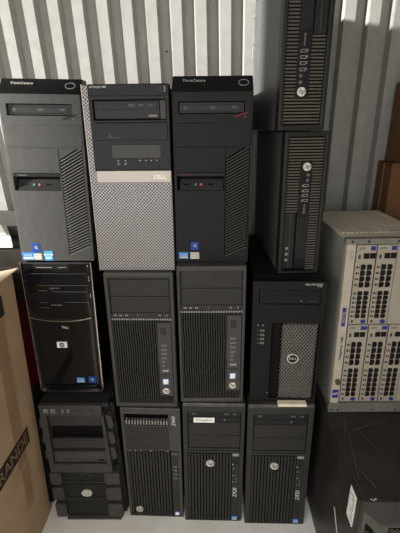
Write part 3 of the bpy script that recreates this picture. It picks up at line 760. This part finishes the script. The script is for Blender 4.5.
# ------------------------------------------------------------------ big black steel case on the right
def server_case():
    t = thing('server_case', 'big black scuffed steel case on the floor at the right, carrying the beige rack unit', 'case', (.318, .54, 0), 0)
    obj('case_body', B(0, .34, .066, .665, .003, .399), 'black_steel', t, bev=.0025)
    obj('lid_seam', B(.0125, .0135, .07, .66, .3988, .3994), 'workstation_grey', t)
    # bezel: chamfered left corner, sloping top
    prof = [(.004, .066), (.004, .046), (.030, .021), (.34, .021), (.34, .066)]
    bm = bmesh.new()
    va = [bm.verts.new((x, y, .0)) for x, y in prof]
    zt = [.400, .394, .386, .386, .400]
    vb = [bm.verts.new((x, y, z)) for (x, y), z in zip(prof, zt)]
    bm.faces.new(va); bm.faces.new(vb[::-1])
    for i in range(5): bm.faces.new((va[i], va[(i + 1) % 5], vb[(i + 1) % 5], vb[i]))
    bz = obj('front_bezel', bm, 'black_steel_bezel', t, bev=.002)
    # grille on the front and on the chamfer
    bk = obj('grille_backing', B(.046, .33, .0198, .0208, .10, .382), 'void_black', t)
    g = diamonds(bmesh.new(), .046, .33, .10, .382, .0105, .0125, .30, .0175, .0198)
    obj('front_grille', g, 'black_steel_bezel', t, 'honeycomb grille')
    an = math.atan2(-.025, .026)
    M = Matrix.Translation((.017, .0335, 0)) @ Matrix.Rotation(an, 4, 'Z')
    s = bmesh.new(); prism(s, [(-.011, .10), (.011, .10), (.011, .352), (.004, .362), (-.011, .368)], -.0012, .002); s.transform(M)
    obj('corner_vent', s, 'void_black', t, 'dark slot in the chamfered corner')
    s = bmesh.new()
    for k in range(24): prism(s, [(-.010, .105 + k * .0105), (.010, .108 + k * .0105), (.010, .111 + k * .0105), (-.010, .108 + k * .0105)], -.003, -.001)
    s.transform(M); obj('corner_vent_bars', s, 'black_steel_bezel', t)
    # paper sticker and scuffs on the left side and top
    st = obj('paper_sticker', B(-.0012, .0002, .077, .110, .306, .394), 'sticker_white', t, 'white paper sticker on the left side')
    for k in range(7): obj('sticker_line', B(-.0016, -.001, .080, .083 + .018 * random.random() + .006, .316 + k * .0105, .3185 + k * .0105), 'print_grey', st)
    obj('side_scuff', prism_x(bmesh.new(), [(.120, .170), (.126, .170), (.184, .236), (.176, .238)], -.0009, .0002), 'sticker_beige', t, 'pale streak on the left side')
    for (xa, ya, xb, yb, wd) in ((.02, .12, .05, .31, .0016), (.05, .31, .02, .22, .0016), (.05, .10, .028, .15, .0024), (.10, .19, .07, .28, .0014), (.055, .27, .16, .31, .0016)):
        d = Vector((xb - xa, yb - ya, 0)).normalized(); n = Vector((-d.y, d.x, 0)) * wd / 2
        bm = bmesh.new(); q = [Vector((xa, ya, 0)) - n, Vector((xb, yb, 0)) - n * .3, Vector((xb, yb, 0)) + n * .3, Vector((xa, ya, 0)) + n]
        va = [bm.verts.new((p.x, p.y, .3988)) for p in q]; vb = [bm.verts.new((p.x, p.y, .3994)) for p in q]
        bm.faces.new(va); bm.faces.new(vb[::-1])
        for i in range(4): bm.faces.new((va[i], va[(i + 1) % 4], vb[(i + 1) % 4], vb[i]))
        obj('top_scratch', bm, 'scuff', t)
    for p in ((.026, .0690), (.031, .0675), (.036, .0700)):
        obj('paint_chip', B(p[0], p[0] + .003, p[1], p[1] + .003, .3985, .3998), 'print_white', t)
    for x, y in ((.03, .12), (.30, .12), (.03, .63), (.30, .63)): obj('foot', B(x - .012, x + .012, y - .012, y + .012, 0, .005), 'void_black', t)
server_case()

# ------------------------------------------------------------------ beige rack unit
def rack_unit():
    t = thing('rack_switch', 'beige telecom rack unit packed with socket cards, standing on the big black case', 'switch', (.335, .886, .3995), 0, -1.0)
    H = .500; Wd = .200; D = .31
    obj('chassis', B(0, Wd, .010, D, .002, H - .004), 'rack_steel', t, bev=.002)
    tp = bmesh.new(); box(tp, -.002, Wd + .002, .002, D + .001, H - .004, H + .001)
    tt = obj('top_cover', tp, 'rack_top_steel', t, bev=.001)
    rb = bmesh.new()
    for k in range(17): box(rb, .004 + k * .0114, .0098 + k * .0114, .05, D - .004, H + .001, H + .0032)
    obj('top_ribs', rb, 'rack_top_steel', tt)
    obj('top_rail', B(-.003, Wd + .003, -.006, .012, H - .012, H + .002), 'rail_steel', t, 'grey front top rail', bev=.001)
    for x in (.012, .050, .12): obj('rail_screw', disc(bmesh.new(), x, H - .005, .003, .003, -.0075, 0, 12), 'bay_black', t)
    obj('base_rail', B(-.004, Wd + .003, -.008, .012, 0, .030), 'rail_steel', t, 'grey base rail with screw holes', bev=.001)
    for x in (.004, .022, .115, .18): obj('screw_hole', disc(bmesh.new(), x, .008, .0026, .0026, -.0085, 0, 12), 'void_black', t)
    obj('left_post', B(0, .022, -.006, .012, .030, H - .012), 'card_beige', t, 'plain beige post with lettering', bev=.001)
    text('post_lettering', 'SL. CS', .0085, .013, .463, 'print_grey', t, y=-.0066, rot=-90)
    bd = obj('blue_badge', B(.006, .0155, -.0068, 0, .270, .322), 'badge_blue', t, 'blue vertical badge', bev=.0004)
    text('badge_lettering', 'NORTEL', .0088, .0108, .296, 'card_beige', bd, y=-.0072, rot=90)
    text('post_name', 'Multiplexer 7480', .0100, .0125, .205, 'print_dark', t, y=-.0066, rot=90)
    kb = obj('key_lock', disc(bmesh.new(), .013, .101, .007, .009, -.012, 0, 16), 'brass_key', t, 'metal key lock', bev=.001)
    sb = obj('blue_label', B(.003, .0185, -.0068, 0, .048, .074), 'badge_blue', t, 'square blue label')
    text('label_print', 'NT', .010, .011, .061, 'sticker_white', sb, y=-.0072)
    obj('card_cage_backing', B(.022, Wd, .0, .01, .030, H - .012), 'card_beige_dark', t)
    def ports(c, x0, z0, z1, rows, two=True):
        ph = (z1 - z0) / rows
        # strip bezel around two port columns
        for cx in (x0 + .0065, x0 + .0215):
            for r in range(rows):
                zc = z0 + (r + .5) * ph
                b = bmesh.new()
                prism(b, [(cx - .0058, zc - ph * .46), (cx + .0036, zc - ph * .46), (cx + .0062, zc - ph * .18), (cx + .0062, zc + ph * .18), (cx + .0036, zc + ph * .46), (cx - .0058, zc + ph * .46)], -.0062, .0)
                obj('socket', b, 'socket_black', c)
    def card(x0, x1, z0, z1, kind='full'):
        c = obj('port_card', B(x0 + .0006, x1 - .0006, -.0055, .004, z0, z1), 'card_face', t, bev=.0008)
        if kind == 'blank': return c
        obj('card_groove', B(x0 + .0002, x0 + .0010, -.0058, -.004, z0, z1), 'void_black', c)
        h = z1 - z0
        for k in range(2):
            obj('module_window', B(x0 + .019 + k * .0148, x0 + .0325 + k * .0148, -.0062, 0, z1 - .034, z1 - .020), 'socket_black', c)
        text('card_print', 'ATM', .007, x0 + .014, z1 - .0085, 'print_dark', c, y=-.0058)
        obj('blue_tab', B(x0 + .034, x1 - .003, -.0066, 0, z1 - .013, z1 - .003), 'badge_blue', c)
        obj('blue_tab', disc(bmesh.new(), x0 + .037, z0 + .007, .0065, .006, -.0066, 0, 12), 'badge_blue', c)
        obj('card_screw', B(x0 + .007, x0 + .012, -.0062, 0, z0 + .004, z0 + .011), 'print_dark', c)
        obj('indicator', B(x0 + .007, x0 + .012, -.0062, 0, z1 - .034, z1 - .024), 'print_dark', c)
        za = z1 - .048; zb = z0 + .016; zm = (za - zb) * .42
        ports(c, x0 + .0145, za - zm, za, 4); ports(c, x0 + .0145, zb, za - zm - .009, 6)
        obj('port_divider', B(x0 + .014, x1 - .008, -.0064, 0, za - zm - .0055, za - zm - .0035), 'card_beige', c)
        led = bmesh.new()
        for a, bb, n in ((za - zm, za, 4), (zb, za - zm - .009, 6)):
            for r in range(n):
                zc = a + (bb - a) * (r + .5) / n
                box(led, x0 + .0045, x0 + .0085, -.0060, 0, zc - .003, zc + .003); box(led, x0 + .0098, x0 + .0128, -.0060, 0, zc - .0025, zc + .0015)
        obj('indicator_column', led, 'bay_black', c)
        return c
    z1 = H - .014
    card(.023, .0715, .276, z1); card(.0720, .1205, .276, z1); card(.1210, .198, .276, z1, 'blank')
    card(.023, .0765, .036, .272); card(.0770, .1270, .036, .272); card(.1275, .1770, .036, .272); card(.1775, .198, .036, .272, 'blank')
rack_unit()

# ------------------------------------------------------------------ brown cartons at the right edge
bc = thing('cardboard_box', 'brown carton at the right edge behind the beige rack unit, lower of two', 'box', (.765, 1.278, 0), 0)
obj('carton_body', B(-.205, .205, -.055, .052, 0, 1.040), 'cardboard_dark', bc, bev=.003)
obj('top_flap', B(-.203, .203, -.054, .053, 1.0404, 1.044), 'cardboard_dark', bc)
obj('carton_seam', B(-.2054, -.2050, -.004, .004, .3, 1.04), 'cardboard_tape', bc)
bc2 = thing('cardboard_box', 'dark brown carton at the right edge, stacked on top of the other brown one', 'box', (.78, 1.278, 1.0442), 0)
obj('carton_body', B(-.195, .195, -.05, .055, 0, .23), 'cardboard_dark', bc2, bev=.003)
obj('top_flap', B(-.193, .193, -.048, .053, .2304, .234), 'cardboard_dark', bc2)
